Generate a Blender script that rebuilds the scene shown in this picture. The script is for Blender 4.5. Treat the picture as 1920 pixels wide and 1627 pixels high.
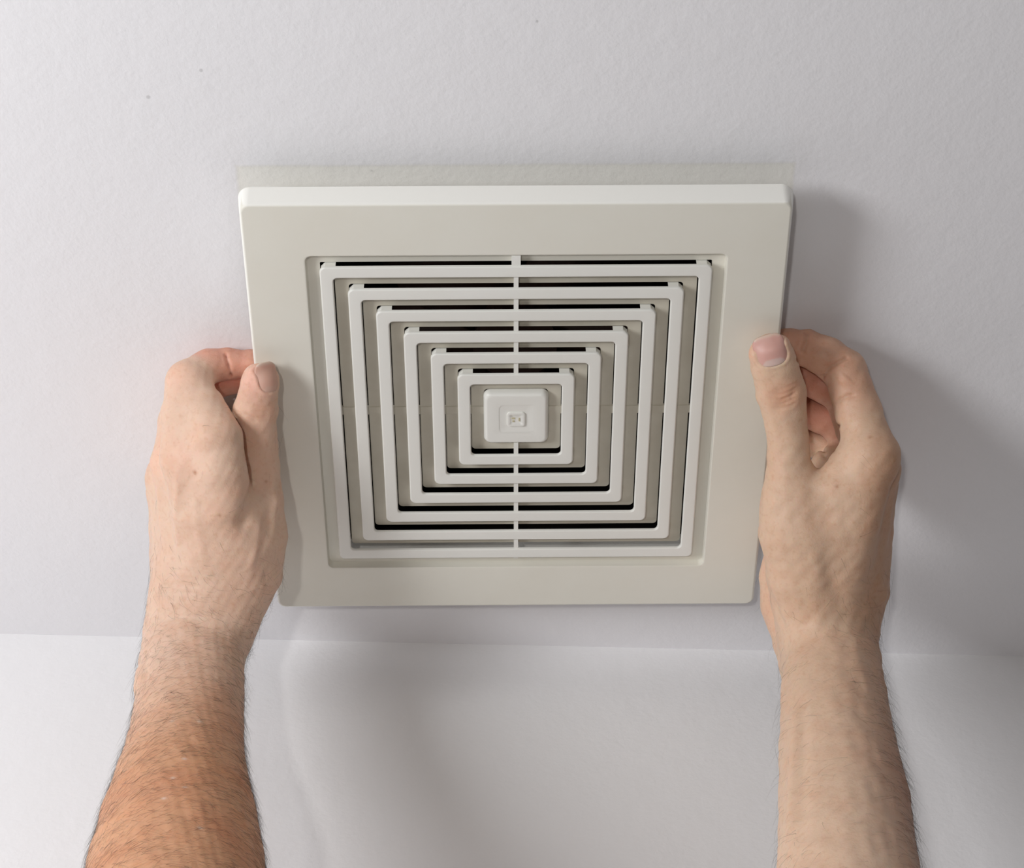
import bpy, bmesh, math
import numpy as np
from mathutils import Vector, Matrix

S = bpy.context.scene
for o in list(bpy.data.objects):
    bpy.data.objects.remove(o)
COL = S.collection
RNG = np.random.default_rng(7)

# ------------------------------------------------------------------ camera
# Origin of the working frame: centre of the vent cover's front face.
# x to the right, y away from the viewer along the ceiling, z up.
ZC = 2.372                     # height of the cover's front face
CEIL = 2.400                   # ceiling height
FPX, IW, IH = 3876.4, 1920.0, 1627.0
CAM = np.array([-0.0087021, -0.63419487, -0.79245707])
ROT = np.array([[9.99958410e-01, 7.84482218e-04, -9.08642638e-03],
                [-6.33208912e-03, 7.76744733e-01, -6.29783712e-01],
                [6.56377971e-03, 6.29815056e-01, 7.76717396e-01]])
cd = bpy.data.cameras.new('camera')
cam = bpy.data.objects.new('camera', cd)
COL.objects.link(cam)
cd.sensor_width = 36.0
cd.lens = FPX * 36.0 / IW
cd.clip_start = 0.01
m = Matrix(((ROT[0][0], -ROT[1][0], -ROT[2][0], CAM[0]),
            (ROT[0][1], -ROT[1][1], -ROT[2][1], CAM[1]),
            (ROT[0][2], -ROT[1][2], -ROT[2][2], CAM[2] + ZC),
            (0, 0, 0, 1)))
cam.matrix_world = m
S.camera = cam

# ------------------------------------------------------------------ light
w = bpy.data.worlds.new('room_ambience')
S.world = w
w.use_nodes = True
w.node_tree.nodes['Background'].inputs[0].default_value = (1.0, 0.94, 0.90, 1)
w.node_tree.nodes['Background'].inputs[1].default_value = 0.070


def area(name, loc, size, energy, color, target=(0, 0, ZC)):
    ld = bpy.data.lights.new(name, 'AREA')
    ld.shape = 'RECTANGLE'
    ld.size, ld.size_y = size
    ld.energy = energy
    ld.color = color
    o = bpy.data.objects.new(name, ld)
    COL.objects.link(o)
    o.location = loc
    d = Vector(target) - Vector(loc)
    o.rotation_euler = d.to_track_quat('-Z', 'Y').to_euler()
    return o


area('window_daylight', (-0.86, -0.62, ZC - 0.56), (0.36, 0.36), 8.5, (0.985, 0.99, 1.0))
area('room_lamp', (-0.18, -1.12, ZC - 1.20), (0.05, 0.05), 4.4, (1.0, 0.97, 0.93))

S.view_settings.view_transform = 'Standard'
S.view_settings.look = 'None'
S.view_settings.gamma = 1.0
S.view_settings.use_curve_mapping = False
S.view_settings.exposure = -0.05


# ------------------------------------------------------------------ helpers
def new_mat(name):
    mt = bpy.data.materials.new(name)
    mt.use_nodes = True
    nt = mt.node_tree
    return mt, nt, nt.nodes['Principled BSDF']


def nd(nt, kind, **kw):
    n = nt.nodes.new(kind)
    for k, v in kw.items():
        if k.startswith('i_'):
            n.inputs[k[2:].replace('_', ' ')].default_value = v
        else:
            setattr(n, k, v)
    return n


def math_n(nt, op, a, b=None, c=None, clamp=False):
    n = nt.nodes.new('ShaderNodeMath')
    n.operation = op
    n.use_clamp = clamp
    for i, v in enumerate((a, b, c)):
        if v is None:
            continue
        if isinstance(v, (int, float)):
            n.inputs[i].default_value = v
        else:
            nt.links.new(v, n.inputs[i])
    return n.outputs[0]


def mix_rgb(nt, fac, a, b, blend='MIX'):
    n = nt.nodes.new('ShaderNodeMix')
    n.data_type = 'RGBA'
    n.blend_type = blend
    for i, v in ((0, fac), (6, a), (7, b)):
        if isinstance(v, (int, float)):
            n.inputs[i].default_value = v
        elif isinstance(v, tuple):
            n.inputs[i].default_value = v if len(v) == 4 else v + (1,)
        else:
            nt.links.new(v, n.inputs[i])
    return n.outputs[2]


def srgb(r, g, b):
    def f(c):
        c /= 255.0
        return c / 12.92 if c <= 0.04045 else ((c + 0.055) / 1.055) ** 2.4
    return (f(r), f(g), f(b), 1.0)


def tag(o, label=None, cat=None, kind=None, group=None):
    if label: o['label'] = label
    if cat: o['category'] = cat
    if kind: o['kind'] = kind
    if group: o['group'] = group
    return o


def link_mesh(name, me, mat, parent=None, smooth=False):
    o = bpy.data.objects.new(name, me)
    COL.objects.link(o)
    if mat is not None and not me.materials:
        me.materials.append(mat)
    if smooth:
        me.polygons.foreach_set('use_smooth', [True] * len(me.polygons))
    if parent is not None:
        o.parent = parent
    return o


def from_data(name, v, f, mat, parent=None, smooth=False):
    me = bpy.data.meshes.new(name)
    me.from_pydata([tuple(p) for p in v], [], [tuple(p) for p in f])
    me.update()
    return link_mesh(name, me, mat, parent, smooth)


def empty(name, loc):
    o = bpy.data.objects.new(name, None)
    COL.objects.link(o)
    o.location = loc
    o.empty_display_size = 0.05
    return o


# ------------------------------------------------------------------ materials
def mat_plaster(name, base, stain=False):
    mt, nt, b = new_mat(name)
    tc = nd(nt, 'ShaderNodeTexCoord')
    n1 = nd(nt, 'ShaderNodeTexNoise', i_Scale=330.0, i_Detail=3.0, i_Roughness=0.55)
    n2 = nd(nt, 'ShaderNodeTexNoise', i_Scale=75.0, i_Detail=4.0)
    n3 = nd(nt, 'ShaderNodeTexNoise', i_Scale=9.0, i_Detail=3.0)
    for n in (n1, n2, n3):
        nt.links.new(tc.outputs['Object'], n.inputs['Vector'])
    hsum = math_n(nt, 'ADD', math_n(nt, 'MULTIPLY', n1.outputs['Fac'], 0.5), n2.outputs['Fac'])
    bp = nd(nt, 'ShaderNodeBump', i_Strength=0.34, i_Distance=0.0012)
    nt.links.new(hsum, bp.inputs['Height'])
    nt.links.new(bp.outputs[0], b.inputs['Normal'])
    col = mix_rgb(nt, math_n(nt, 'MULTIPLY', n3.outputs['Fac'], 0.35), base,
                  tuple(c * 0.955 for c in base[:3]) + (1,))
    if stain:
        # outline left on the ceiling by the cover, plus a few fly specks
        sp = nd(nt, 'ShaderNodeSeparateXYZ')
        nt.links.new(tc.outputs['Object'], sp.inputs[0])
        wob = nd(nt, 'ShaderNodeTexNoise', i_Scale=40.0, i_Detail=2.0)
        nt.links.new(tc.outputs['Object'], wob.inputs['Vector'])
        ax = math_n(nt, 'ABSOLUTE', sp.outputs[0])
        ay = math_n(nt, 'ABSOLUTE', sp.outputs[1])
        d = math_n(nt, 'MAXIMUM', ax, ay)
        d = math_n(nt, 'ADD', d, math_n(nt, 'MULTIPLY', math_n(nt, 'SUBTRACT', wob.outputs['Fac'], 0.5), 0.0012))
        inside = math_n(nt, 'MULTIPLY', math_n(nt, 'SUBTRACT', 0.1300, d), 600.0, clamp=True)
        col = mix_rgb(nt, math_n(nt, 'MULTIPLY', inside, 0.6), col, srgb(236, 234, 224))
        edge = math_n(nt, 'SUBTRACT', 1.0, math_n(nt, 'MULTIPLY', math_n(nt, 'ABSOLUTE', math_n(nt, 'SUBTRACT', d, 0.1290)), 700.0), clamp=True)
        col = mix_rgb(nt, math_n(nt, 'MULTIPLY', edge, 0.12), col, srgb(188, 184, 176))
        for (x, y, r) in SPECKS:
            vd = nd(nt, 'ShaderNodeVectorMath', operation='DISTANCE')
            nt.links.new(tc.outputs['Object'], vd.inputs[0])
            vd.inputs[1].default_value = (x, y, 0)
            s = math_n(nt, 'MULTIPLY', math_n(nt, 'SUBTRACT', r, vd.outputs['Value']), 1800.0, clamp=True)
            col = mix_rgb(nt, math_n(nt, 'MULTIPLY', s, 0.30), col, srgb(120, 118, 116))
    nt.links.new(col, b.inputs['Base Color'])
    b.inputs['Roughness'].default_value = 0.75
    b.inputs['Specular IOR Level'].default_value = 0.25
    return mt


def mat_plastic(name, base, dirt, rough=0.42, scale=14.0, amount=0.55, rim=None):
    mt, nt, b = new_mat(name)
    tc = nd(nt, 'ShaderNodeTexCoord')
    n1 = nd(nt, 'ShaderNodeTexNoise', i_Scale=scale, i_Detail=5.0, i_Roughness=0.6)
    n2 = nd(nt, 'ShaderNodeTexNoise', i_Scale=900.0, i_Detail=2.0)
    nt.links.new(tc.outputs['Object'], n1.inputs['Vector'])
    nt.links.new(tc.outputs['Object'], n2.inputs['Vector'])
    f = math_n(nt, 'MULTIPLY', math_n(nt, 'SUBTRACT', n1.outputs['Fac'], 0.35), amount * 2, clamp=True)
    col = mix_rgb(nt, f, base, dirt)
    if rim is not None:      # side rim yellowed less than the face, and painted brighter for light it catches
        sp = nd(nt, 'ShaderNodeSeparateXYZ')
        nt.links.new(tc.outputs['Object'], sp.inputs[0])
        dm = math_n(nt, 'MAXIMUM', math_n(nt, 'ABSOLUTE', sp.outputs[0]), math_n(nt, 'ABSOLUTE', sp.outputs[1]))
        col = mix_rgb(nt, math_n(nt, 'MULTIPLY', math_n(nt, 'SUBTRACT', dm, 0.1248), 1500.0, clamp=True), col, rim)
    nt.links.new(col, b.inputs['Base Color'])
    b.inputs['Roughness'].default_value = rough
    b.inputs['Specular IOR Level'].default_value = 0.4
    bp = nd(nt, 'ShaderNodeBump', i_Strength=0.05, i_Distance=0.0004)
    nt.links.new(n2.outputs['Fac'], bp.inputs['Height'])
    nt.links.new(bp.outputs[0], b.inputs['Normal'])
    return mt


def mat_skin():
    mt, nt, b = new_mat('skin')
    at = nd(nt, 'ShaderNodeAttribute', attribute_name='skin')
    tc = nd(nt, 'ShaderNodeTexCoord')
    n1 = nd(nt, 'ShaderNodeTexNoise', i_Scale=70.0, i_Detail=4.0, i_Roughness=0.6)
    n2 = nd(nt, 'ShaderNodeTexNoise', i_Scale=420.0, i_Detail=3.0)
    vo = nd(nt, 'ShaderNodeTexVoronoi', i_Scale=950.0)
    vo2 = nd(nt, 'ShaderNodeTexVoronoi', i_Scale=520.0, feature='DISTANCE_TO_EDGE')
    for n in (n1, n2, vo, vo2):
        nt.links.new(tc.outputs['Object'], n.inputs['Vector'])
    red = mix_rgb(nt, math_n(nt, 'MULTIPLY', math_n(nt, 'SUBTRACT', n1.outputs['Fac'], 0.45), 1.3, clamp=True),
                  at.outputs['Color'], (0.90, 0.70, 0.60, 1), 'MULTIPLY')
    spot = mix_rgb(nt, math_n(nt, 'MULTIPLY', math_n(nt, 'SUBTRACT', n2.outputs['Fac'], 0.52), 2.2, clamp=True),
                   red, (0.86, 0.75, 0.66, 1), 'MULTIPLY')
    nt.links.new(spot, b.inputs['Base Color'])
    b.inputs['Roughness'].default_value = 0.52
    b.inputs['Specular IOR Level'].default_value = 0.38
    b.inputs['Subsurface Weight'].default_value = 0.4
    b.inputs['Subsurface Radius'].default_value = (1.0, 0.32, 0.16)
    b.inputs['Subsurface Scale'].default_value = 0.004
    h = math_n(nt, 'ADD', math_n(nt, 'MULTIPLY', vo.outputs['Distance'], 0.35),
               math_n(nt, 'ADD', math_n(nt, 'MULTIPLY', n2.outputs['Fac'], 0.9),
                      math_n(nt, 'MULTIPLY', math_n(nt, 'MINIMUM', vo2.outputs['Distance'], 0.12), 1.2)))
    bp = nd(nt, 'ShaderNodeBump', i_Strength=0.32, i_Distance=0.0004)
    nt.links.new(h, bp.inputs['Height'])
    nt.links.new(bp.outputs[0], b.inputs['Normal'])
    return mt


def mat_flat(name, col, rough=0.5, spec=0.4, coat=0.0, noise=0.0, scale=60.0):
    mt, nt, b = new_mat(name)
    b.inputs['Roughness'].default_value = rough
    b.inputs['Specular IOR Level'].default_value = spec
    b.inputs['Coat Weight'].default_value = coat
    tc = nd(nt, 'ShaderNodeTexCoord')
    n1 = nd(nt, 'ShaderNodeTexNoise', i_Scale=scale, i_Detail=4.0)
    nt.links.new(tc.outputs['Object'], n1.inputs['Vector'])
    nt.links.new(mix_rgb(nt, math_n(nt, 'MULTIPLY', n1.outputs['Fac'], noise), col,
                         tuple(c * 0.45 for c in col[:3]) + (1,)), b.inputs['Base Color'])
    return mt


def mat_nail():
    mt, nt, b = new_mat('fingernail')
    at = nd(nt, 'ShaderNodeAttribute', attribute_name='skin')
    tc = nd(nt, 'ShaderNodeTexCoord')
    n1 = nd(nt, 'ShaderNodeTexNoise', i_Scale=300.0, i_Detail=2.0)
    nt.links.new(tc.outputs['Object'], n1.inputs['Vector'])
    nt.links.new(mix_rgb(nt, math_n(nt, 'MULTIPLY', n1.outputs['Fac'], 0.25), at.outputs['Color'],
                         (0.95, 0.86, 0.82, 1), 'MULTIPLY'), b.inputs['Base Color'])
    b.inputs['Roughness'].default_value = 0.45
    b.inputs['Subsurface Weight'].default_value = 0.15
    b.inputs['Subsurface Scale'].default_value = 0.002
    return mt


def ray_pt(px, py, w_mm):
    """point on the plane w_mm below the cover's front face seen at a photo pixel"""
    d = ROT.T @ np.array([(px - IW / 2) / FPX, (py - IH / 2) / FPX, 1.0])
    t = (-w_mm / 1000.0 - CAM[2]) / d[2]
    return CAM + t * d


def depth_of(p):
    return float(ROT[2] @ (np.asarray(p) - CAM))


def project(V):
    c = (V - CAM) @ ROT.T
    return np.c_[IW / 2 + FPX * c[:, 0] / c[:, 2], IH / 2 + FPX * c[:, 1] / c[:, 2], c[:, 2]]


SPECKS = []
for (sx_, sy_, sr_) in ((377, 132, 0.0011), (278, 182, 0.0012), (1007, 40, 0.0009), (697, 320, 0.0008)):
    q_ = ray_pt(sx_, sy_, -28.0)
    SPECKS.append((q_[0], q_[1], sr_))

M_CEIL = mat_plaster('ceiling_paint', srgb(238, 237, 240), stain=True)
M_WALL = mat_plaster('wall_paint', srgb(242, 242, 244))
M_COVER = mat_plastic('cream_plastic', srgb(231, 229, 219), srgb(222, 217, 203), rim=srgb(250, 249, 243))
M_LOUVER = mat_plastic('white_plastic', srgb(236, 236, 231), srgb(228, 226, 218), rough=0.36)
M_FLANGE = mat_plastic('flange_plastic', srgb(212, 207, 193), srgb(188, 180, 163), rough=0.6, scale=45.0, amount=0.6)  # darker and more mottled than the ring plastic
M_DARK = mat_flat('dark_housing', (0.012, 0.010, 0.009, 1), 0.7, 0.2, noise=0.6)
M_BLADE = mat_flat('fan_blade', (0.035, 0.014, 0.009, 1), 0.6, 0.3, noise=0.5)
M_GRIME = mat_flat('yellow_grime', srgb(214, 205, 170), 0.6, 0.3, noise=0.5, scale=500)
M_SKIN = mat_skin()
M_NAIL = mat_nail()
M_HAIR = mat_flat('arm_hair', (0.055, 0.036, 0.026, 1), 0.45, 0.4, noise=0.3, scale=200)

# ------------------------------------------------------------------ the room
HOLE = 0.1022
WA = np.array([-0.2848, 0.1709]); WB = np.array([0.2856, 0.1940])
wdir = (WB - WA) / np.linalg.norm(WB - WA)
wall_l = WA - wdir * 1.6
wall_r = WB + wdir * 1.6


def build_ceiling():
    # plane at z=0 (object origin above the cover), hole for the fan
    h = HOLE
    xs = [wall_l[0], -h, h, wall_r[0]]

    def wy(x):
        t = (x - WA[0]) / wdir[0]
        return WA[1] + wdir[1] * t
    v, f = [], []
    for x in xs:
        for y in (-2.6, -h, h, wy(x)):
            v.append((x, y, 0.0))
    for i in range(3):
        for j in range(3):
            if i == 1 and j == 1:
                continue
            a = i * 4 + j
            f.append((a, a + 1, a + 5, a + 4))
    n = len(v)
    for (x, y, z) in list(v):
        v.append((x, y, 0.03))
    f += [tuple(k + n for k in reversed(q)) for q in f]
    for a, b in ((5, 6), (6, 10), (10, 9), (9, 5)):
        f.append((a, b, b + n, a + n))
    o = from_data('ceiling', v, f, M_CEIL)
    o.location = (0, 0, CEIL)
    tag(o, 'white painted plaster ceiling around the vent', None, 'structure')


def build_wall():
    nrm = np.array([-wdir[1], wdir[0]]) * 0.08
    v = []
    for z in (0.0, CEIL + 0.03):
        for p in (wall_l, wall_r, wall_r + nrm, wall_l + nrm):
            v.append((p[0], p[1], z))
    f = [(0, 1, 5, 4), (1, 2, 6, 5), (2, 3, 7, 6), (3, 0, 4, 7), (4, 5, 6, 7), (3, 2, 1, 0)]
    o = from_data('wall_back', v, f, M_WALL)
    tag(o, 'white painted wall below the ceiling line', None, 'structure')


build_ceiling()
build_wall()


# ------------------------------------------------------------------ vent cover
def rsq(hw, r, z, n=6):
    """rounded square loop, half-width hw, corner radius r (metres)"""
    out = []
    r = max(r, 1e-5)
    for cx, cy, a0 in ((1, 1, 0), (-1, 1, 90), (-1, -1, 180), (1, -1, 270)):
        for k in range(n + 1):
            a = math.radians(a0 + 90.0 * k / n)
            out.append((cx * (hw - r) + r * math.cos(a), cy * (hw - r) + r * math.sin(a), z))
    return out


def sweep(name, prof, mat, parent, closed=True, cap=False, n=6):
    """prof: list of (half-width mm, z mm, corner radius mm)"""
    v, f = [], []
    L = 4 * (n + 1)
    for hw, z, r in prof:
        v += rsq(hw / 1000, r / 1000, z / 1000, n)
    rows = len(prof)
    for i in range(rows if closed else rows - 1):
        j = (i + 1) % rows
        for k in range(L):
            k2 = (k + 1) % L
            f.append((i * L + k, i * L + k2, j * L + k2, j * L + k))
    if cap:
        f.append(tuple(range((rows - 1) * L, rows * L)))
    me = bpy.data.meshes.new(name)
    me.from_pydata(v, [], f)
    bm = bmesh.new(); bm.from_mesh(me)
    bmesh.ops.recalc_face_normals(bm, faces=bm.faces)
    bm.to_mesh(me); bm.free()
    o = link_mesh(name, me, mat, parent)
    for p in me.polygons:
        p.use_smooth = True
    me.set_sharp_from_angle(angle=math.radians(50))
    wn = o.modifiers.new('weighted_normals', 'WEIGHTED_NORMAL')
    wn.keep_sharp = True
    wn.weight = 100
    return o


def box_mesh(name, x0, x1, y0, y1, z0, z1, mat, parent, bev=0.0):
    bm = bmesh.new()
    vs = [bm.verts.new((x, y, z)) for z in (z0, z1) for x, y in ((x0, y0), (x1, y0), (x1, y1), (x0, y1))]
    for q in ((0, 1, 2, 3), (7, 6, 5, 4), (0, 4, 5, 1), (1, 5, 6, 2), (2, 6, 7, 3), (3, 7, 4, 0)):
        bm.faces.new([vs[i] for i in q])
    bmesh.ops.recalc_face_normals(bm, faces=bm.faces)
    if bev:
        bmesh.ops.bevel(bm, geom=bm.edges[:], offset=bev, segments=2, affect='EDGES')
    me = bpy.data.meshes.new(name)
    bm.to_mesh(me); bm.free()
    return link_mesh(name, me, mat, parent)


def build_cover():
    root = empty('vent_cover', (0, 0, ZC))
    tag(root, 'cream square plastic exhaust vent cover held just below the ceiling', 'vent cover')
    sweep('frame', [(127.4, 12.7, 6.0), (125.9, 1.6, 4.4), (125.3, 0.5, 3.9), (124.3, 0.0, 3.2),
                    (98.3, 0.0, 3.4), (97.6, 0.35, 3.0), (97.1, 4.6, 2.6), (91.3, 4.9, 0.8),
                    (91.3, 5.8, 0.8), (99.0, 5.8, 3.0), (99.0, 2.4, 3.0), (123.4, 2.4, 3.0), (125.6, 12.7, 4.5)],
          M_COVER, root, n=8)
    H0, PITCH, BW = 91.3, 12.58, 6.2
    for i in range(6):
        H = H0 - PITCH * i
        ring = sweep('louver_ring', [(H, 1.5, 3.0), (H, 0.75, 3.0), (H - 0.25, 0.25, 2.8), (H - 0.8, 0.0, 2.3),
                                     (H - 5.5, 0.0, 2.6), (H - 5.95, 0.25, 2.3), (H - BW, 0.75, 2.1), (H - BW, 1.5, 2.1)],
                     M_LOUVER, root, n=7)
        # corner brackets that carry the ring
        if True:
            poly = [(H - 0.5, H - 7.5), (H - 0.5, H - 2.6), (H - 2.6, H - 0.5), (H - 7.5, H - 0.5), (H - 5.5, H - 5.5)]
            for sx, sy in ((1, 1), (-1, 1), (-1, -1), (1, -1)):
                v = [(sx * a / 1000, sy * b / 1000, z) for z in (0.0013, 0.0056) for a, b in poly]
                n = len(poly)
                f = [tuple(range(n)), tuple(range(2 * n - 1, n - 1, -1))]
                f += [(k, (k + 1) % n, n + (k + 1) % n, n + k) for k in range(n)]
                me = bpy.data.meshes.new('corner_bracket')
                me.from_pydata(v, [], f)
                bm = bmesh.new(); bm.from_mesh(me)
                bmesh.ops.recalc_face_normals(bm, faces=bm.faces)
                bm.to_mesh(me); bm.free()
                link_mesh('corner_bracket', me, M_LOUVER, ring)
        # deep flange seen in the gap inside this ring
        Hn = H - PITCH if i < 5 else 15.8
        sweep('back_flange', [(Hn + 6.2, 5.4, 2.0), (Hn - 0.2, 5.4, 1.6), (Hn - 0.2, 6.2, 1.6), (Hn + 6.2, 6.2, 2.0)],
              M_FLANGE, root, n=4)
    # ribs joining the rings
    box_mesh('rib', -0.0011, 0.0011, -0.0925, -0.0225, 0.0012, 0.0060, M_LOUVER, root)
    box_mesh('rib', -0.0011, 0.0011, 0.0155, 0.0925, 0.0012, 0.0060, M_LOUVER, root)
    box_mesh('rib', -0.0021, 0.0021, -0.0968, -0.0890, 0.0010, 0.0060, M_LOUVER, root)
    box_mesh('rib', -0.0925, -0.0150, -0.0050, -0.0005, 0.0050, 0.0066, M_FLANGE, root)
    box_mesh('rib', 0.0150, 0.0925, -0.0050, -0.0005, 0.0050, 0.0066, M_FLANGE, root)
    btn = sweep('center_button', [(15.9, 5.0, 3.4), (15.9, 3.2, 3.4), (15.4, 2.0, 3.2), (14.7, 1.25, 3.0), (13.9, 1.0, 2.8),
                                  (8.7, 1.0, 2.4), (8.3, 1.45, 2.0), (0.6, 1.45, 0.3)], M_LOUVER, root, closed=False, cap=True, n=7)
    em = sweep('raised_emblem', [(4.5, 1.5, 1.6), (4.4, 0.8, 1.5), (4.0, 0.6, 1.3), (3.0, 0.6, 1.0), (2.7, 0.95, 0.8), (0.4, 0.95, 0.2)],
               M_LOUVER, btn, closed=False, cap=True)
    for (x0, x1, y0, y1) in ((-0.0022, -0.0006, -0.0012, -0.0004), (-0.0018, -0.0008, 0.0005, 0.0014), (0.0012, 0.0019, -0.0010, 0.0010)):
        box_mesh('worn_mark', x0, x1, y0, y1, 0.00070, 0.0011, M_GRIME, btn)
    return root


cover = build_cover()


# ------------------------------------------------------------------ fan housing in the ceiling
def build_housing():
    root = empty('fan_housing', (0, 0, CEIL))
    tag(root, 'dark fan box recessed in the ceiling behind the vent slits', 'fan housing')
    v, f = [], []
    a, t, z0, z1 = 0.1010, 0.0015, 0.001, 0.11
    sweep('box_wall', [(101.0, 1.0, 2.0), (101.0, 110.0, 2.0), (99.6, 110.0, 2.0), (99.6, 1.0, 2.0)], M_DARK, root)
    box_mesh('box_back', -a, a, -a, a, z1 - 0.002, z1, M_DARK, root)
    bm = bmesh.new()
    bmesh.ops.create_cone(bm, cap_ends=True, segments=24, radius1=0.022, radius2=0.018, depth=0.03)
    bmesh.ops.translate(bm, verts=bm.verts, vec=(0, 0, 0.05))
    me = bpy.data.meshes.new('fan_hub'); bm.to_mesh(me); bm.free()
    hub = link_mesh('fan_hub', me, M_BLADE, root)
    bl = None
    for k in range(5):
        an = 2 * math.pi * k / 5 + 0.3
        vv = []
        for s in range(7):
            t_ = s / 6
            r = 0.018 + t_ * 0.066
            wv = 0.017 + 0.012 * math.sin(t_ * 2.4)
            tw = 0.62 - 0.3 * t_
            for sd in (-1, 1):
                vv.append((r, sd * wv * math.cos(tw), 0.05 + sd * wv * math.sin(tw)))
        n = len(vv)
        vv += [(x, y, z + 0.0018) for x, y, z in vv]
        ff = []
        for s in range(6):
            q = s * 2
            ff += [(q, q + 1, q + 3, q + 2), (n + q + 2, n + q + 3, n + q + 1, n + q),
                   (q, q + 2, n + q + 2, n + q), (q + 3, q + 1, n + q + 1, n + q + 3)]
        ff += [(1, 0, n, n + 1), (n - 2, n - 1, 2 * n - 1, 2 * n - 2)]
        if bl is None:
            bl = from_data('fan_blade', vv, ff, M_BLADE, root, True).data
            bpy.context.scene.collection.objects[-1] if False else None
            ob = [o for o in root.children if o.name.startswith('fan_blade')][0]
        else:
            ob = link_mesh('fan_blade', bl, None, root)
        ob.rotation_euler = (0, 0, an)


build_housing()


# ------------------------------------------------------------------ the person's arms
# Each arm is one skin surface grown from a signed distance field.
class Vol:
    def __init__(s, lo, hi, h):
        s.lo = np.array(lo, float); s.h = h
        s.n = (np.ceil((np.array(hi) - s.lo) / h).astype(int) + 1)
        s.ax = [(s.lo[i] + h * np.arange(s.n[i])).astype(np.float32) for i in range(3)]

    def full(s, val=0.05):
        return np.full(tuple(s.n), val, np.float32)

    def box(s, lo, hi):
        a = np.clip(np.floor((np.array(lo) - s.lo) / s.h).astype(int), 0, s.n - 1)
        b = np.clip(np.ceil((np.array(hi) - s.lo) / s.h).astype(int) + 1, 1, s.n)
        return tuple(slice(int(a[i]), int(b[i])) for i in range(3))


def smin(a, b, k):
    h = np.maximum(k - np.abs(a - b), 0.0) / k
    return np.minimum(a, b) - h * h * k * 0.25


CAMX = ROT[0]
UPV = -ROT[1]   # up in the picture


def node(px, py, w, a, br=0.9):
    p = ray_pt(px, py, w)
    r = a * depth_of(p) / FPX
    return (p, r, r * br)


def seg_into(vol, F, n0, n1, k, tw=0.0, margin=0.012):
    (A, a0, b0), (B, a1, b1) = n0, n1
    ax = B - A
    L = np.linalg.norm(ax); ax = ax / L
    u = CAMX - ax * (CAMX @ ax)
    u /= np.linalg.norm(u)
    v = np.cross(ax, u)
    if tw:
        u, v = u * math.cos(tw) + v * math.sin(tw), v * math.cos(tw) - u * math.sin(tw)
    R = max(a0, a1, b0, b1) + margin
    sl = vol.box(np.minimum(A, B) - R, np.maximum(A, B) + R)
    X = vol.ax[0][sl[0]][:, None, None] - np.float32(A[0])
    Y = vol.ax[1][sl[1]][None, :, None] - np.float32(A[1])
    Z = vol.ax[2][sl[2]][None, None, :] - np.float32(A[2])
    f32 = np.float32
    ta = X * f32(ax[0]) + Y * f32(ax[1]) + Z * f32(ax[2])
    tc = np.clip(ta, 0, f32(L))
    da = ta - tc
    du = X * f32(u[0]) + Y * f32(u[1]) + Z * f32(u[2])
    dv = X * f32(v[0]) + Y * f32(v[1]) + Z * f32(v[2])
    s = tc / f32(L)
    a = f32(a0) + s * f32(a1 - a0)
    b = f32(b0) + s * f32(b1 - b0)
    c = np.minimum(a, b)
    qa, qb, qc = du / a, dv / b, da / c
    k0 = np.sqrt(qa * qa + qb * qb + qc * qc) + f32(1e-6)
    k1 = np.sqrt((qa / a) ** 2 + (qb / b) ** 2 + (qc / c) ** 2) + f32(1e-6)
    d = k0 * (k0 - 1) / k1
    F[sl] = smin(F[sl], d, f32(k))


def chain_field(vol, nodes, k=0.0012):
    F = vol.full()
    for i in range(len(nodes) - 1):
        seg_into(vol, F, nodes[i], nodes[i + 1], k)
    return F


def surface_nets(F, vol):
    ins = F < 0
    n = F.shape
    c = np.zeros((n[0] - 1, n[1] - 1, n[2] - 1), np.int8)
    for i in (0, 1):
        for j in (0, 1):
            for k in (0, 1):
                c += ins[i:n[0] - 1 + i, j:n[1] - 1 + j, k:n[2] - 1 + k]
    act = (c > 0) & (c < 8)
    idx = np.argwhere(act)
    vid = np.full(act.shape, -1, np.int32)
    vid[act] = np.arange(len(idx))
    corner = np.array([[i, j, k] for i in (0, 1) for j in (0, 1) for k in (0, 1)])
    vals = np.stack([F[idx[:, 0] + o[0], idx[:, 1] + o[1], idx[:, 2] + o[2]] for o in corner], 1)
    acc = np.zeros((len(idx), 3)); cnt = np.zeros(len(idx))
    for e0 in range(8):
        for e1 in range(e0 + 1, 8):
            if np.abs(corner[e0] - corner[e1]).sum() != 1:
                continue
            v0, v1 = vals[:, e0], vals[:, e1]
            mk = (v0 < 0) != (v1 < 0)
            t = np.where(mk, v0 / np.where(mk, v0 - v1, 1), 0)
            p = corner[e0] + t[:, None] * (corner[e1] - corner[e0])
            acc[mk] += p[mk]; cnt[mk] += 1
    V = vol.lo + vol.h * (idx + acc / cnt[:, None])
    quads = []
    for d in range(3):
        a, b = (d + 1) % 3, (d + 2) % 3
        s0 = [slice(None)] * 3; s1 = [slice(None)] * 3
        s0[d] = slice(0, -1); s1[d] = slice(1, None)
        ch = ins[tuple(s0)] != ins[tuple(s1)]
        e = np.argwhere(ch)
        ok = (e[:, a] > 0) & (e[:, b] > 0) & (e[:, a] < n[a] - 1) & (e[:, b] < n[b] - 1)
        e = e[ok]
        flip = ins[tuple(s0)][e[:, 0], e[:, 1], e[:, 2]]
        q = []
        for oa, ob in ((0, 0), (1, 0), (1, 1), (0, 1)):
            g = e.copy(); g[:, a] -= oa; g[:, b] -= ob
            q.append(vid[g[:, 0], g[:, 1], g[:, 2]])
        q = np.stack(q, 1)
        q[~flip] = q[~flip][:, ::-1]
        quads.append(q)
    Q = np.concatenate(quads)
    return V, Q


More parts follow.
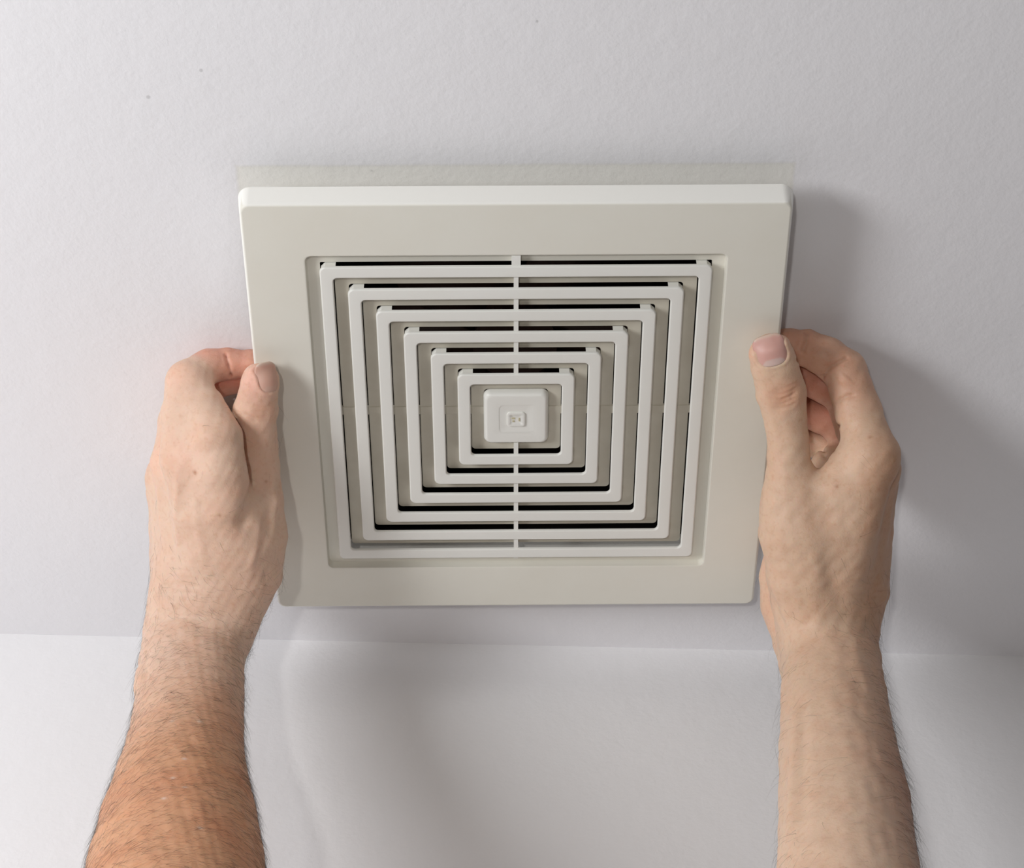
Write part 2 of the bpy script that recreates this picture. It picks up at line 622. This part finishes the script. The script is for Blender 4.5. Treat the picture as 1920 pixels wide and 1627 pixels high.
def vert_normals(V, Q):
    n = np.cross(V[Q[:, 2]] - V[Q[:, 0]], V[Q[:, 3]] - V[Q[:, 1]])
    N = np.zeros_like(V)
    for i in range(4):
        for c in range(3):
            N[:, c] += np.bincount(Q[:, i], n[:, c], len(V))
    return N / (np.linalg.norm(N, axis=1, keepdims=True) + 1e-12)


def relax(V, Q, it, lam=0.5):
    E = np.concatenate([Q[:, [0, 1]], Q[:, [1, 2]], Q[:, [2, 3]], Q[:, [3, 0]]])
    deg = np.bincount(E[:, 0], minlength=len(V)) + np.bincount(E[:, 1], minlength=len(V))
    for _ in range(it):
        for l in (lam, -lam * 1.04):
            A = np.zeros_like(V)
            for c in range(3):
                A[:, c] = np.bincount(E[:, 0], V[E[:, 1], c], len(V)) + np.bincount(E[:, 1], V[E[:, 0], c], len(V))
            V = V + l * (A / deg[:, None] - V)
    return V


class Skin:
    """mesh arrays plus lookups from photo pixels to points of the surface"""
    def __init__(s, V, Q):
        s.V, s.Q = V, Q
        s.N = vert_normals(V, Q)
        s.update()

    def update(s):
        pr = project(s.V)
        s.px = pr[:, :2]; s.dep = pr[:, 2]
        view = s.V - CAM
        s.front = (np.einsum('ij,ij->i', s.N, view) < 0)

    def at(s, x, y, rad=5.0):
        while True:
            mk = (np.abs(s.px[:, 0] - x) < rad) & (np.abs(s.px[:, 1] - y) < rad) & s.front
            if mk.any():
                break
            rad *= 1.7
            if rad > 200:
                return s.V[0]
        i = np.nonzero(mk)[0]
        near = i[s.dep[i] < s.dep[i].min() + 0.006]
        j = near[np.argmin(np.hypot(s.px[near, 0] - x, s.px[near, 1] - y))]
        return s.V[j]

    def path_dist(s, pts):
        """distance of every vertex to a polyline of surface points, and parameter along it"""
        d = np.full(len(s.V), 9.0); t = np.zeros(len(s.V))
        m = len(pts) - 1
        for i in range(m):
            A, B = pts[i], pts[i + 1]
            ab = B - A
            tt = np.clip(((s.V - A) @ ab) / (ab @ ab + 1e-12), 0, 1)
            dd = np.linalg.norm(s.V - (A + tt[:, None] * ab), axis=1)
            mk = dd < d
            d[mk] = dd[mk]; t[mk] = (i + tt[mk]) / m
        return d, t

    def ridge(s, pix, amp_mm, width_mm, fade=True):
        pts = [s.at(*p) for p in pix]
        d, t = s.path_dist(pts)
        g = np.exp(-(d / (width_mm / 1000)) ** 2)
        if fade:
            g = g * np.clip(np.minimum(t, 1 - t) * 4, 0.15, 1)
        return (amp_mm / 1000) * g


def build_arm(spec, parent, hh):
    pts = np.array([n[0] for ch in spec['all'] for n in ch])
    rad = np.array([max(n[1], n[2]) for ch in spec['all'] for n in ch])
    lo = (pts - rad[:, None]).min(0) - 0.006
    hi = (pts + rad[:, None]).max(0) + 0.006
    vol = Vol(lo, hi, hh)
    palm = vol.full()
    for ch, k in spec['palm']:
        palm = smin(palm, chain_field(vol, ch), np.float32(k))
    out = palm.copy()
    for ch, k, kk in spec['digits']:
        F = chain_field(vol, ch, k)
        out = np.minimum(out, smin(palm, F, np.float32(kk)))
        del F
    V, Q = surface_nets(out, vol)
    del out, palm
    V = relax(V, Q, 8)
    return Skin(V, Q)


def finish_arm(sk, disp, color, parent, label):
    V = sk.V + sk.N * disp[:, None]
    V = relax(V, sk.Q, 1, 0.2)
    me = bpy.data.meshes.new('arm')
    me.vertices.add(len(V)); me.vertices.foreach_set('co', V.astype(np.float32).ravel())
    nq = len(sk.Q)
    me.loops.add(nq * 4); me.loops.foreach_set('vertex_index', sk.Q.astype(np.int32).ravel())
    me.polygons.add(nq)
    me.polygons.foreach_set('loop_start', np.arange(nq, dtype=np.int32) * 4)
    me.polygons.foreach_set('loop_total', np.full(nq, 4, np.int32))
    me.update(calc_edges=True)
    me.polygons.foreach_set('use_smooth', [True] * nq)
    at = me.attributes.new('skin', 'FLOAT_COLOR', 'POINT')
    at.data.foreach_set('color', np.c_[color, np.ones(len(V))].astype(np.float32).ravel())
    o = link_mesh('arm', me, M_SKIN, parent)
    o['label'] = label
    sk.V = V
    sk.N = vert_normals(V, sk.Q)
    sk.update()
    return o


def fnoise(P, sc, seed):
    """cheap smooth noise from random plane waves"""
    r = np.random.default_rng(seed)
    s = np.zeros(len(P))
    for _ in range(14):
        k = r.normal(size=3) * sc
        s += np.sin(P @ k + r.uniform(0, 6.28))
    return s / 3.7


def build_hair(name, sk, parent, roots, dirs, lens, lift, rad, seed):
    """tapered three-sided strands, one object of uncountable hair"""
    r = np.random.default_rng(seed)
    n = len(roots)
    SEG = 5
    verts = np.zeros((n, SEG, 3, 3))
    P = sk.V[roots]; N = sk.N[roots]
    T = dirs - N * np.einsum('ij,ij->i', dirs, N)[:, None]
    T /= np.linalg.norm(T, axis=1, keepdims=True) + 1e-9
    Bn = np.cross(N, T)
    bend = r.normal(0, 0.35, n)
    pos = P - N * 0.0003
    ang = lift.copy()
    st = lens / (SEG - 1)
    yaw = r.normal(0, 0.45, n)
    for k in range(SEG):
        f = k / (SEG - 1)
        rr = rad * (1 - 0.85 * f)
        for q in range(3):
            a = 2 * math.pi * q / 3
            verts[:, k, q] = pos + (Bn * math.cos(a) + N * math.sin(a)) * rr[:, None]
        cy, sy = np.cos(yaw)[:, None], np.sin(yaw)[:, None]
        ca, sa = np.cos(ang)[:, None], np.sin(ang)[:, None]
        pos = pos + ((T * cy + Bn * sy) * ca + N * sa) * st[:, None]
        ang = ang - 0.22 * (1 + 0.3 * r.normal(size=n)) * (lift > 0)
        ang = np.maximum(ang, 0.02)
        yaw = yaw + bend * 0.55
    vv = verts.reshape(-1, 3)
    base = (np.arange(n) * SEG * 3)[:, None]
    fl = []
    for k in range(SEG - 1):
        for q in range(3):
            q2 = (q + 1) % 3
            fl.append(np.concatenate([base + k * 3 + q, base + k * 3 + q2, base + (k + 1) * 3 + q2, base + (k + 1) * 3 + q], 1))
    Q = np.concatenate(fl)
    me = bpy.data.meshes.new(name)
    me.vertices.add(len(vv)); me.vertices.foreach_set('co', vv.astype(np.float32).ravel())
    me.loops.add(len(Q) * 4); me.loops.foreach_set('vertex_index', Q.astype(np.int32).ravel())
    me.polygons.add(len(Q))
    me.polygons.foreach_set('loop_start', np.arange(len(Q), dtype=np.int32) * 4)
    me.polygons.foreach_set('loop_total', np.full(len(Q), 4, np.int32))
    me.update(calc_edges=True)
    me.polygons.foreach_set('use_smooth', [True] * len(Q))
    o = link_mesh(name, me, M_HAIR, parent)
    o['kind'] = 'stuff'
    return o


class Nail:
    """thumbnail frame on the skin: C centre, axis towards the tip, nrm outward"""
    def __init__(s, sk, C, axis, nrm, wid, length, pink=(0.70, 0.40, 0.345), moon=(0.72, 0.53, 0.48)):
        s.pink, s.moon = np.array(pink), np.array(moon)
        axis = axis / np.linalg.norm(axis)
        nrm = nrm - axis * (nrm @ axis); nrm /= np.linalg.norm(nrm)
        s.C, s.axis, s.nrm, s.side = C, axis, nrm, np.cross(axis, nrm)
        s.wid, s.length = wid, length
        D = sk.V - C
        s.pu, s.pv, s.ph = D @ s.side, D @ axis, D @ nrm
        loc = (np.abs(s.pu) < 0.016) & (np.abs(s.pv) < 0.016) & (s.ph > -0.014) & ((sk.N @ nrm) > 0.05)
        s.loc = np.nonzero(loc)[0]
        s.base = np.c_[s.pu[loc], s.pv[loc], s.ph[loc]]

    def height(s, u, v, sig=0.0013):
        w = np.exp(-((s.base[:, 0] - u) ** 2 + (s.base[:, 1] - v) ** 2) / (2 * sig * sig)) + 1e-12
        return float((w * s.base[:, 2]).sum() / w.sum())

    def bed(s, n):
        """skin displacement: sunk under the plate, folded up along its sides and root"""
        d = np.zeros(n)
        u = s.base[:, 0] / (s.wid / 2); v = s.base[:, 1] / (s.length / 2)
        r = (np.abs(u) ** 3.2 + np.abs(v) ** 3.2) ** (1 / 3.2)
        sunk = -0.00075 * (1 - np.clip((r - 0.86) / 0.14, 0, 1) ** 2 * 1.0) * (r < 1)
        fold = 0.00040 * np.exp(-((r - 1.10) / 0.12) ** 2) * (v < 0.75)
        d[s.loc] = sunk + fold
        return d

    def build(s, parent):
        G = 25
        vv, cc = [], []
        hs = np.zeros((G, G)); uv = np.zeros((G, G, 2))
        for i in range(G):
            for j in range(G):
                a, b = -1 + 2 * i / (G - 1), -1 + 2 * j / (G - 1)
                m_ = max(abs(a), abs(b)); l_ = (abs(a) ** 3.2 + abs(b) ** 3.2) ** (1 / 3.2) + 1e-9
                a2, b2 = a * m_ / l_, b * m_ / l_
                uv[i, j] = (a2 * s.wid / 2, b2 * s.length / 2)
                hs[i, j] = s.height(*uv[i, j])
        for top in (1, 0):
            for i in range(G):
                for j in range(G):
                    a, b = -1 + 2 * i / (G - 1), -1 + 2 * j / (G - 1)
                    e = max(abs(a), abs(b))
                    h_ = hs[i, j] + ((0.00022 - 0.00035 * max(0, e - 0.8) / 0.2) if top else -0.0008)
                    vv.append(s.C + s.side * uv[i, j, 0] + s.axis * uv[i, j, 1] + s.nrm * h_)
                    lun = (a / 0.8) ** 2 + ((b + 1.02) / 0.55) ** 2
                    fr = min(max((b - 0.80 - 0.05 * a * a) / 0.14, 0), 1)
                    lu = min(max((1.12 - lun) / 0.24, 0), 1)
                    col = s.pink
                    col = col * (1 - lu) + s.moon * lu
                    col = col * (1 - fr) + np.array([0.74, 0.56, 0.46]) * fr
                    cc.append(np.r_[col, 1])
        f = []
        for i in range(G - 1):
            for j in range(G - 1):
                q = i * G + j
                f.append((q, q + G, q + G + 1, q + 1))
        f += [tuple(G * G + k for k in reversed(q)) for q in f]
        rim = [i * G for i in range(G)] + [(G - 1) * G + j for j in range(1, G)] + \
              [i * G + G - 1 for i in range(G - 2, -1, -1)] + [j for j in range(G - 2, 0, -1)]
        for q, r in zip(rim, rim[1:] + rim[:1]):
            f.append((r, q, q + G * G, r + G * G))
        o = from_data('thumbnail', vv, f, M_NAIL, parent, True)
        at = o.data.attributes.new('skin', 'FLOAT_COLOR', 'POINT')
        at.data.foreach_set('color', np.array(cc, np.float32).ravel())
        bm = bmesh.new(); bm.from_mesh(o.data)
        bmesh.ops.recalc_face_normals(bm, faces=bm.faces)
        bm.to_mesh(o.data); bm.free()
        return o


person = empty('person', (0, 0, ZC))
tag(person, 'bare-armed person reaching up with both hands gripping the vent cover', 'person')


def C_(*nodes):
    return [node(*n) for n in nodes]


# ---- left arm: back of the hand and thumb towards the viewer
L_arm = C_((385, 1100, 47, 100, .62), (366, 1190, 60, 98, .68), (360, 1240, 80, 98, .74), (357, 1300, 105, 100, .80),
           (347, 1400, 148, 109, .85), (339, 1470, 177, 126, .88), (335, 1540, 205, 146, .9), (330, 1627, 240, 165, .92),
           (318, 1800, 300, 192, .95), (312, 1960, 350, 196, .95))
L_index = C_((382, 1200, 62, 44), (400, 1090, 50, 50), (372, 960, 39, 48), (352, 858, 27, 46))
L_middle = C_((366, 1210, 62, 46), (365, 1100, 45, 48), (330, 872, 15, 44))
L_ring = C_((350, 1210, 60, 46), (340, 1105, 40, 48), (318, 897, 4, 42))
L_small = C_((338, 1215, 56, 40), (325, 1115, 34, 42), (316, 925, -5, 38))
L_web = C_((440, 1020, 46, 52), (424, 945, 42, 50), (416, 880, 37, 48), (408, 820, 29, 47), (381, 762, 13, 40), (361, 724, 0, 31))
L_base = C_((425, 1180, 60, 40), (470, 1070, 45, 60), (482, 1000, 37, 57), (484, 950, 31, 47))
L_thumb = C_((482, 1000, 37, 55, .9), (488, 935, 30, 42, .9), (488, 880, 22.5, 37, .9), (484, 820, 16.5, 36, .88),
             (479, 768, 12.5, 41, .85), (487, 720, 9.6, 35.5, .82), (489, 706, 8.6, 33, .78))
Lf_i = C_((352, 858, 27, 46, .95), (345, 775, 12, 42, .95), (350, 713, -3, 38, .95), (392, 687, -15, 35, .9),
          (428, 682, -19, 33.5, .85), (470, 684, -20, 32, .85), (505, 690, -20.5, 28, .85))
Lf_m = C_((330, 872, 15, 44), (336, 790, -6, 38), (352, 736, -16, 35), (428, 708, -20.5, 31, .9), (500, 711, -20.8, 28, .88))
Lf_r = C_((318, 897, 4, 42), (330, 840, -10, 36), (342, 808, -17, 34), (415, 802, -20.5, 30, .9), (490, 802, -20.8, 27, .88))
Lf_s = C_((316, 925, -5, 38), (345, 872, -17, 31), (402, 866, -20.5, 27, .9), (465, 868, -20.8, 25, .88))
left = dict(palm=[(L_arm, .014), (L_index, .010), (L_middle, .010), (L_ring, .010), (L_small, .010), (L_web, .012), (L_base, .014)],
            digits=[(L_thumb, .002, .0015), (Lf_i, .002, .007), (Lf_m, .002, .005), (Lf_r, .002, .005), (Lf_s, .002, .005)],
            all=[L_arm, L_index, L_middle, L_ring, L_small, L_web, L_base, L_thumb, Lf_i, Lf_m, Lf_r, Lf_s])

# ---- right arm: thumb nail towards the viewer, open grip
R_arm = C_((1548, 1110, 47, 92, .66), (1557, 1190, 60, 86, .72), (1562, 1240, 80, 90, .78), (1563, 1300, 105, 98, .80),
           (1571, 1400, 148, 109, .85), (1583, 1500, 189, 122, .88), (1590, 1627, 240, 131, .92),
           (1603, 1800, 300, 152, .95), (1612, 1960, 350, 162, .95))
R_index = C_((1558, 1205, 64, 44), (1572, 1090, 52, 52), (1602, 980, 44, 48), (1638, 856, 29, 45))
R_middle = C_((1572, 1210, 62, 46), (1602, 1100, 45, 48), (1642, 882, 19, 43))
R_ring = C_((1584, 1215, 58, 44), (1620, 1105, 38, 46), (1640, 908, 8, 41))
R_small = C_((1578, 1215, 54, 40), (1605, 1115, 30, 42), (1626, 935, -2, 38))
R_palm = C_((1530, 1200, 56, 56), (1520, 1060, 32, 66), (1560, 960, 22, 50), (1566, 876, 2, 46))
R_heel = C_((1478, 1040, 14, 46), (1475, 1085, 17, 51), (1478, 1135, 26, 51), (1500, 1205, 48, 48), (1530, 1290, 92, 60))
R_web = C_((1530, 1000, 46, 50), (1560, 920, 36, 40), (1590, 870, 26, 34))
R_base = C_((1526, 1195, 64, 52), (1502, 1080, 52, 64), (1484, 1000, 43, 57), (1481, 940, 36, 51))
R_thumb = C_((1484, 990, 42, 54, .9), (1480, 885, 28, 42, .92), (1477, 815, 20, 38, .9), (1465, 737, 13.5, 46, .82),
             (1452, 685, 10.5, 44, .76), (1444, 655, 9.2, 40, .74))
Rf_i = C_((1638, 856, 29, 45, .95), (1608, 768, 8, 43, .95), (1584, 694, -6, 40, .95), (1548, 668, -12, 38, .92),
          (1512, 652, -17, 35, .9), (1478, 646, -19.5, 32, .88), (1455, 644, -20.5, 29, .85))
Rf_m = C_((1642, 882, 19, 43), (1606, 800, -4, 40), (1580, 738, -15, 37), (1510, 706, -20.2, 32, .9), (1455, 700, -20.8, 29, .88))
Rf_r = C_((1640, 908, 8, 41), (1600, 840, -9, 38), (1574, 793, -16.5, 35), (1508, 770, -20.5, 30, .9), (1462, 764, -20.8, 27, .88))
Rf_s = C_((1626, 935, -2, 38), (1566, 845, -17.5, 31), (1514, 826, -20.5, 27, .9), (1472, 820, -20.8, 25, .88))
right = dict(palm=[(R_arm, .014), (R_index, .010), (R_middle, .010), (R_ring, .010), (R_small, .010), (R_palm, .012),
                   (R_web, .012), (R_base, .012)],
             digits=[(R_heel, .002, .003), (R_thumb, .002, .007), (Rf_i, .002, .007), (Rf_m, .002, .005), (Rf_r, .002, .005), (Rf_s, .002, .005)],
             all=[R_arm, R_index, R_middle, R_ring, R_small, R_palm, R_heel, R_web, R_base, R_thumb, Rf_i, Rf_m, Rf_r, Rf_s])

HH = 0.0007


def lin(r, g, b):
    return np.array(srgb(r, g, b)[:3])


def sstep(a, b, x):
    t = np.clip((x - a) / (b - a), 0, 1)
    return t * t * (3 - 2 * t)


def tint(col, mask, c):
    return col * (1 - mask[:, None]) + np.asarray(c)[None] * mask[:, None]


def spots(sk, col, pix, r_mm, c, strength):
    for x, y in pix:
        d = np.linalg.norm(sk.V - sk.at(x, y), axis=1)
        col = tint(col, strength * np.exp(-(d / (r_mm / 1000)) ** 2), c)
    return col


def axis_param(sk, ch):
    pts = [n[0] for n in ch]
    return sk.path_dist(pts)


# ------------------------------------------------ left arm build
sk = build_arm(left, person, HH)
V = sk.V
d = np.zeros(len(V))
d += 0.00018 * fnoise(V, 420, 1)
# tendons and veins on the back of the hand
d += sk.ridge([(333, 880), (328, 960), (330, 1050)], 0.9, 2.6)
d += sk.ridge([(362, 900), (372, 990), (385, 1080)], 0.5, 2.6)
d += sk.ridge([(296, 880), (298, 960), (305, 1040)], 0.8, 2.4)
d += sk.ridge([(508, 880), (517, 940), (512, 1010)], 0.9, 2.4)
d += sk.ridge([(490, 960), (478, 1030), (462, 1090)], 0.7, 2.2)
d += sk.ridge([(474, 900), (466, 950), (448, 1005)], -2.4, 4.5)       # hollow beside the thumb tendon
d += sk.ridge([(462, 830), (470, 870), (476, 900)], -0.9, 1.6)        # web fold
d += sk.ridge([(272, 1290), (275, 1250), (272, 1215)], -0.8, 2.0)     # ulna groove
d += sk.ridge([(440, 1380), (445, 1300), (450, 1230)], -0.8, 3.2)
d += sk.ridge([(262, 1250), (262, 1285)], 2.2, 7.0)                   # ulna head
# finger and thumb creases
d += sk.ridge([(424, 664), (429, 685), (432, 706)], -1.9, 0.9, False)
d += sk.ridge([(400, 690), (404, 702), (404, 712)], -0.4, 1.1)
for off, am in ((0, .45), (8, .35), (-9, .35), (16, .22)):
    d += sk.ridge([(470, 768 + off), (488, 774 + off), (508, 772 + off)], -am * 1.2, 1.0)
d += sk.ridge([(455, 772), (470, 784), (486, 795)], -0.7, 1.2)
for off in (0, 14, 27, 42):                                            # wrist wrinkles
    d += sk.ridge([(300, 1065 + off), (360, 1070 + off), (420, 1085 + off)], -0.22, 1.1)
nail = Nail(sk, sk.at(507, 711), ray_pt(496, 690, 9) - ray_pt(484, 775, 12.5), -0.74 * ROT[2] + 0.67 * ROT[0], 0.0110, 0.0128, (0.70, 0.42, 0.33), (0.70, 0.45, 0.36))
d += nail.bed(len(V))
base = lin(226, 194, 172)
col = np.tile(base, (len(V), 1))
tan_or_shade = sstep(0.015, 0.150, (V - L_arm[1][0]) @ ((L_arm[6][0] - L_arm[1][0]) / np.linalg.norm(L_arm[6][0] - L_arm[1][0])))
col = tint(col, tan_or_shade, lin(214, 160, 122))
col = tint(col, 0.5 * sstep(-.6, 1.4, fnoise(V, 90, 5)) * tan_or_shade, lin(202, 136, 98))
tip = [n[0] for n in Lf_i[-4:]]
di, _ = sk.path_dist(tip)
col = tint(col, 0.7 * sstep(.013, .007, di), lin(214, 136, 116))
di, _ = sk.path_dist([n[0] for n in Lf_m[2:]])
col = tint(col, 0.7 * sstep(.013, .006, di), lin(206, 120, 102))
col = spots(sk, col, [(492, 700), (470, 720)], 9.0, lin(236, 182, 164), .6)
col = spots(sk, col, [(488, 775)], 8.0, lin(224, 172, 146), .55)
col = spots(sk, col, [(335, 700), (340, 860), (290, 860)], 10.0, lin(242, 200, 178), .5)
col = spots(sk, col, [(366, 886)], 1.1, lin(176, 120, 86), .8)
col = spots(sk, col, [(412, 965), (498, 903)], 0.8, lin(176, 120, 90), .6)
col = spots(sk, col, [(347, 1422), (375, 1352), (322, 1352), (324, 1458), (307, 1497), (375, 1551), (346, 1475)], 1.0, lin(226, 206, 190), .8)
left_arm = finish_arm(sk, d, col, person, 'left arm, tanned and hairy, gripping the left edge of the cover')
nail.build(left_arm)


def hair_on(sk, parent, ch, t0, t1, dens, dirf, lens, liftr, rad, seed, knuckle, mask=None):
    r = np.random.default_rng(seed)
    ax_ = ch[6][0] - ch[1][0]
    tt = (sk.V - ch[1][0]) @ (ax_ / np.linalg.norm(ax_))
    hx_ = knuckle - ch[1][0]
    hh_ = (sk.V - ch[1][0]) @ (hx_ / np.linalg.norm(hx_))
    p = (0.015 + 0.985 * sstep(.060, -.050, hh_)) * sstep(t0 - .08, t0 + .03, tt) * (1 - sstep(t1, t1 + .01, tt)) * dens
    if mask is not None:
        p = p * mask
    roots = np.nonzero(r.random(len(sk.V)) < p)[0]
    n = len(roots)
    dirs = dirf(sk.V[roots], r)
    ln = r.uniform(lens[0], lens[1], n)
    lf = r.uniform(liftr[0], liftr[1], n)
    rd = r.uniform(rad[0], rad[1], n)
    return build_hair('arm_hair', sk, parent, roots, dirs, ln, lf, rd, seed)




def left_dir(P, r):
    n = len(P)
    return (ROT[0][None] * (0.75 + r.normal(0, .25, n))[:, None] - UPV[None] * (0.55 + r.normal(0, .3, n))[:, None]
            + ROT[2][None] * r.normal(0, .2, n)[:, None])


hair_on(sk, left_arm, L_arm, 0.000, 0.300, 0.13, left_dir, (.006, .013), (.10, .42), (.00002, .00005), 3, L_index[-1][0])

# ------------------------------------------------ right arm build
sk = build_arm(right, person, HH)
V = sk.V
d = np.zeros(len(V))
d += 0.00018 * fnoise(V, 420, 2)
# thumb knuckle wrinkles
for off, am in ((0, 1.0), (8, .8), (-10, .6), (17, .6), (-19, .35)):
    d += sk.ridge([(1438, 742 + off), (1462, 750 + off), (1484, 742 + off), (1498, 732 + off)], -am * 1.2, 1.0)
# palmar creases on the index finger
d += sk.ridge([(1514, 622), (1511, 640), (1505, 658), (1497, 676)], -1.7, 1.1, False) + sk.ridge([(1545, 650), (1532, 680)], 0.9, 4.0)
d += sk.ridge([(1586, 670), (1572, 678), (1556, 690), (1541, 708)], -1.6, 1.1, False)
d += sk.ridge([(1608, 740), (1592, 742), (1576, 748), (1562, 760)], -1.2, 1.1) + sk.ridge([(1590, 705), (1575, 722)], 0.8, 4.0)
d += sk.ridge([(1592, 790), (1572, 798), (1560, 808)], -1.1, 0.95)
d += sk.ridge([(1526, 826), (1540, 838), (1566, 846)], -2.0, 1.2) + sk.ridge([(1534, 836), (1546, 852), (1556, 868)], -1.5, 1.2)     # thumb web
d += sk.ridge([(1540, 900), (1545, 985), (1556, 1070), (1590, 1170)], -0.8, 5.0)
d += sk.ridge([(1528, 1000), (1530, 1100), (1535, 1200)], 0.8, 5.0)
d += sk.ridge([(1490, 1330), (1484, 1450), (1480, 1600)], 1.2, 3.2)   # forearm tendon
d += sk.ridge([(1505, 1290), (1506, 1450), (1506, 1600)], -0.8, 3.0)
d += sk.ridge([(1600, 1160), (1612, 1250), (1640, 1340)], 0.7, 3.0)
d += sk.ridge([(1446, 1110), (1462, 1160), (1474, 1230)], -1.1, 2.2)
for off in (0, 12, 26, 40):
    d += sk.ridge([(1585, 1090 + off), (1620, 1088 + off), (1655, 1092 + off)], -0.3, 1.1)
d += sk.ridge([(1640, 1085), (1658, 1110), (1655, 1135)], 1.4, 5.0)
nail = Nail(sk, sk.at(1446, 662), ray_pt(1441, 645, 9) - ray_pt(1464, 737, 13.5), -ROT[2] - 0.12 * ROT[0] + 0.25 * UPV, 0.0154, 0.0138)
d += nail.bed(len(V))
base = lin(226, 194, 168)
col = np.tile(base, (len(V), 1))
tan_or_shade = sstep(0.0, 0.150, (V - R_arm[1][0]) @ ((R_arm[6][0] - R_arm[1][0]) / np.linalg.norm(R_arm[6][0] - R_arm[1][0])))
lat_shade = sstep(-0.012, 0.028, (V - np.array([n[0] for n in R_arm])[3]) @ ROT[0])
col = tint(col, 0.85 * tan_or_shade * lat_shade, lin(160, 102, 72))  # suntan plus the forearm's shaded outer side, put into the colour as brown
col = tint(col, 0.75 * sstep(0.0, 0.022, (V - R_index[1][0]) @ ROT[0]) * (1 - tan_or_shade) * sstep(-.075, -.02, (V - R_index[2][0]) @ UPV * -1), lin(186, 140, 110))  # shaded outer back of the hand painted brown over its own tan
for ch, s_, c_ in ((Rf_i[1:], .7, lin(202, 130, 104)), (Rf_m[1:], .85, lin(180, 102, 80)), (Rf_r[1:], .8, lin(186, 110, 88))):  # own redness, with the shade among the fingers painted in darker
    di, _ = sk.path_dist([n[0] for n in ch])
    col = tint(col, s_ * sstep(.014, .006, di), c_)
di, _ = sk.path_dist([n[0] for n in R_heel])
col = tint(col, 0.55 * sstep(.016, .010, di) * sstep(1475, 1440, project(V)[:, 0]), lin(234, 174, 148))
col = spots(sk, col, [(1460, 745), (1485, 735)], 7.0, lin(222, 168, 138), .55)
col = spots(sk, col, [(1410, 640), (1408, 665), (1440, 622), (1480, 640)], 6.0, lin(236, 188, 164), .5)
col = spots(sk, col, [(1570, 913), (1630, 820)], 0.9, lin(176, 124, 94), .6)
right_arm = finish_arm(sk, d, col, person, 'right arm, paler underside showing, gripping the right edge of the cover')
nail.build(right_arm)


def right_dir(P, r):
    n = len(P)
    return (ROT[0][None] * (0.35 + r.normal(0, .5, n))[:, None] - UPV[None] * (0.7 + r.normal(0, .4, n))[:, None]
            + ROT[2][None] * r.normal(0, .2, n)[:, None])


msk = 0.12 + 0.88 * sstep(-0.006, 0.024, (sk.V - np.array([n[0] for n in R_arm])[4]) @ ROT[0])
hair_on(sk, right_arm, R_arm, 0.010, 0.300, 0.085, right_dir, (.006, .014), (.12, .65), (.00002, .00005), 4, R_index[-1][0], msk)
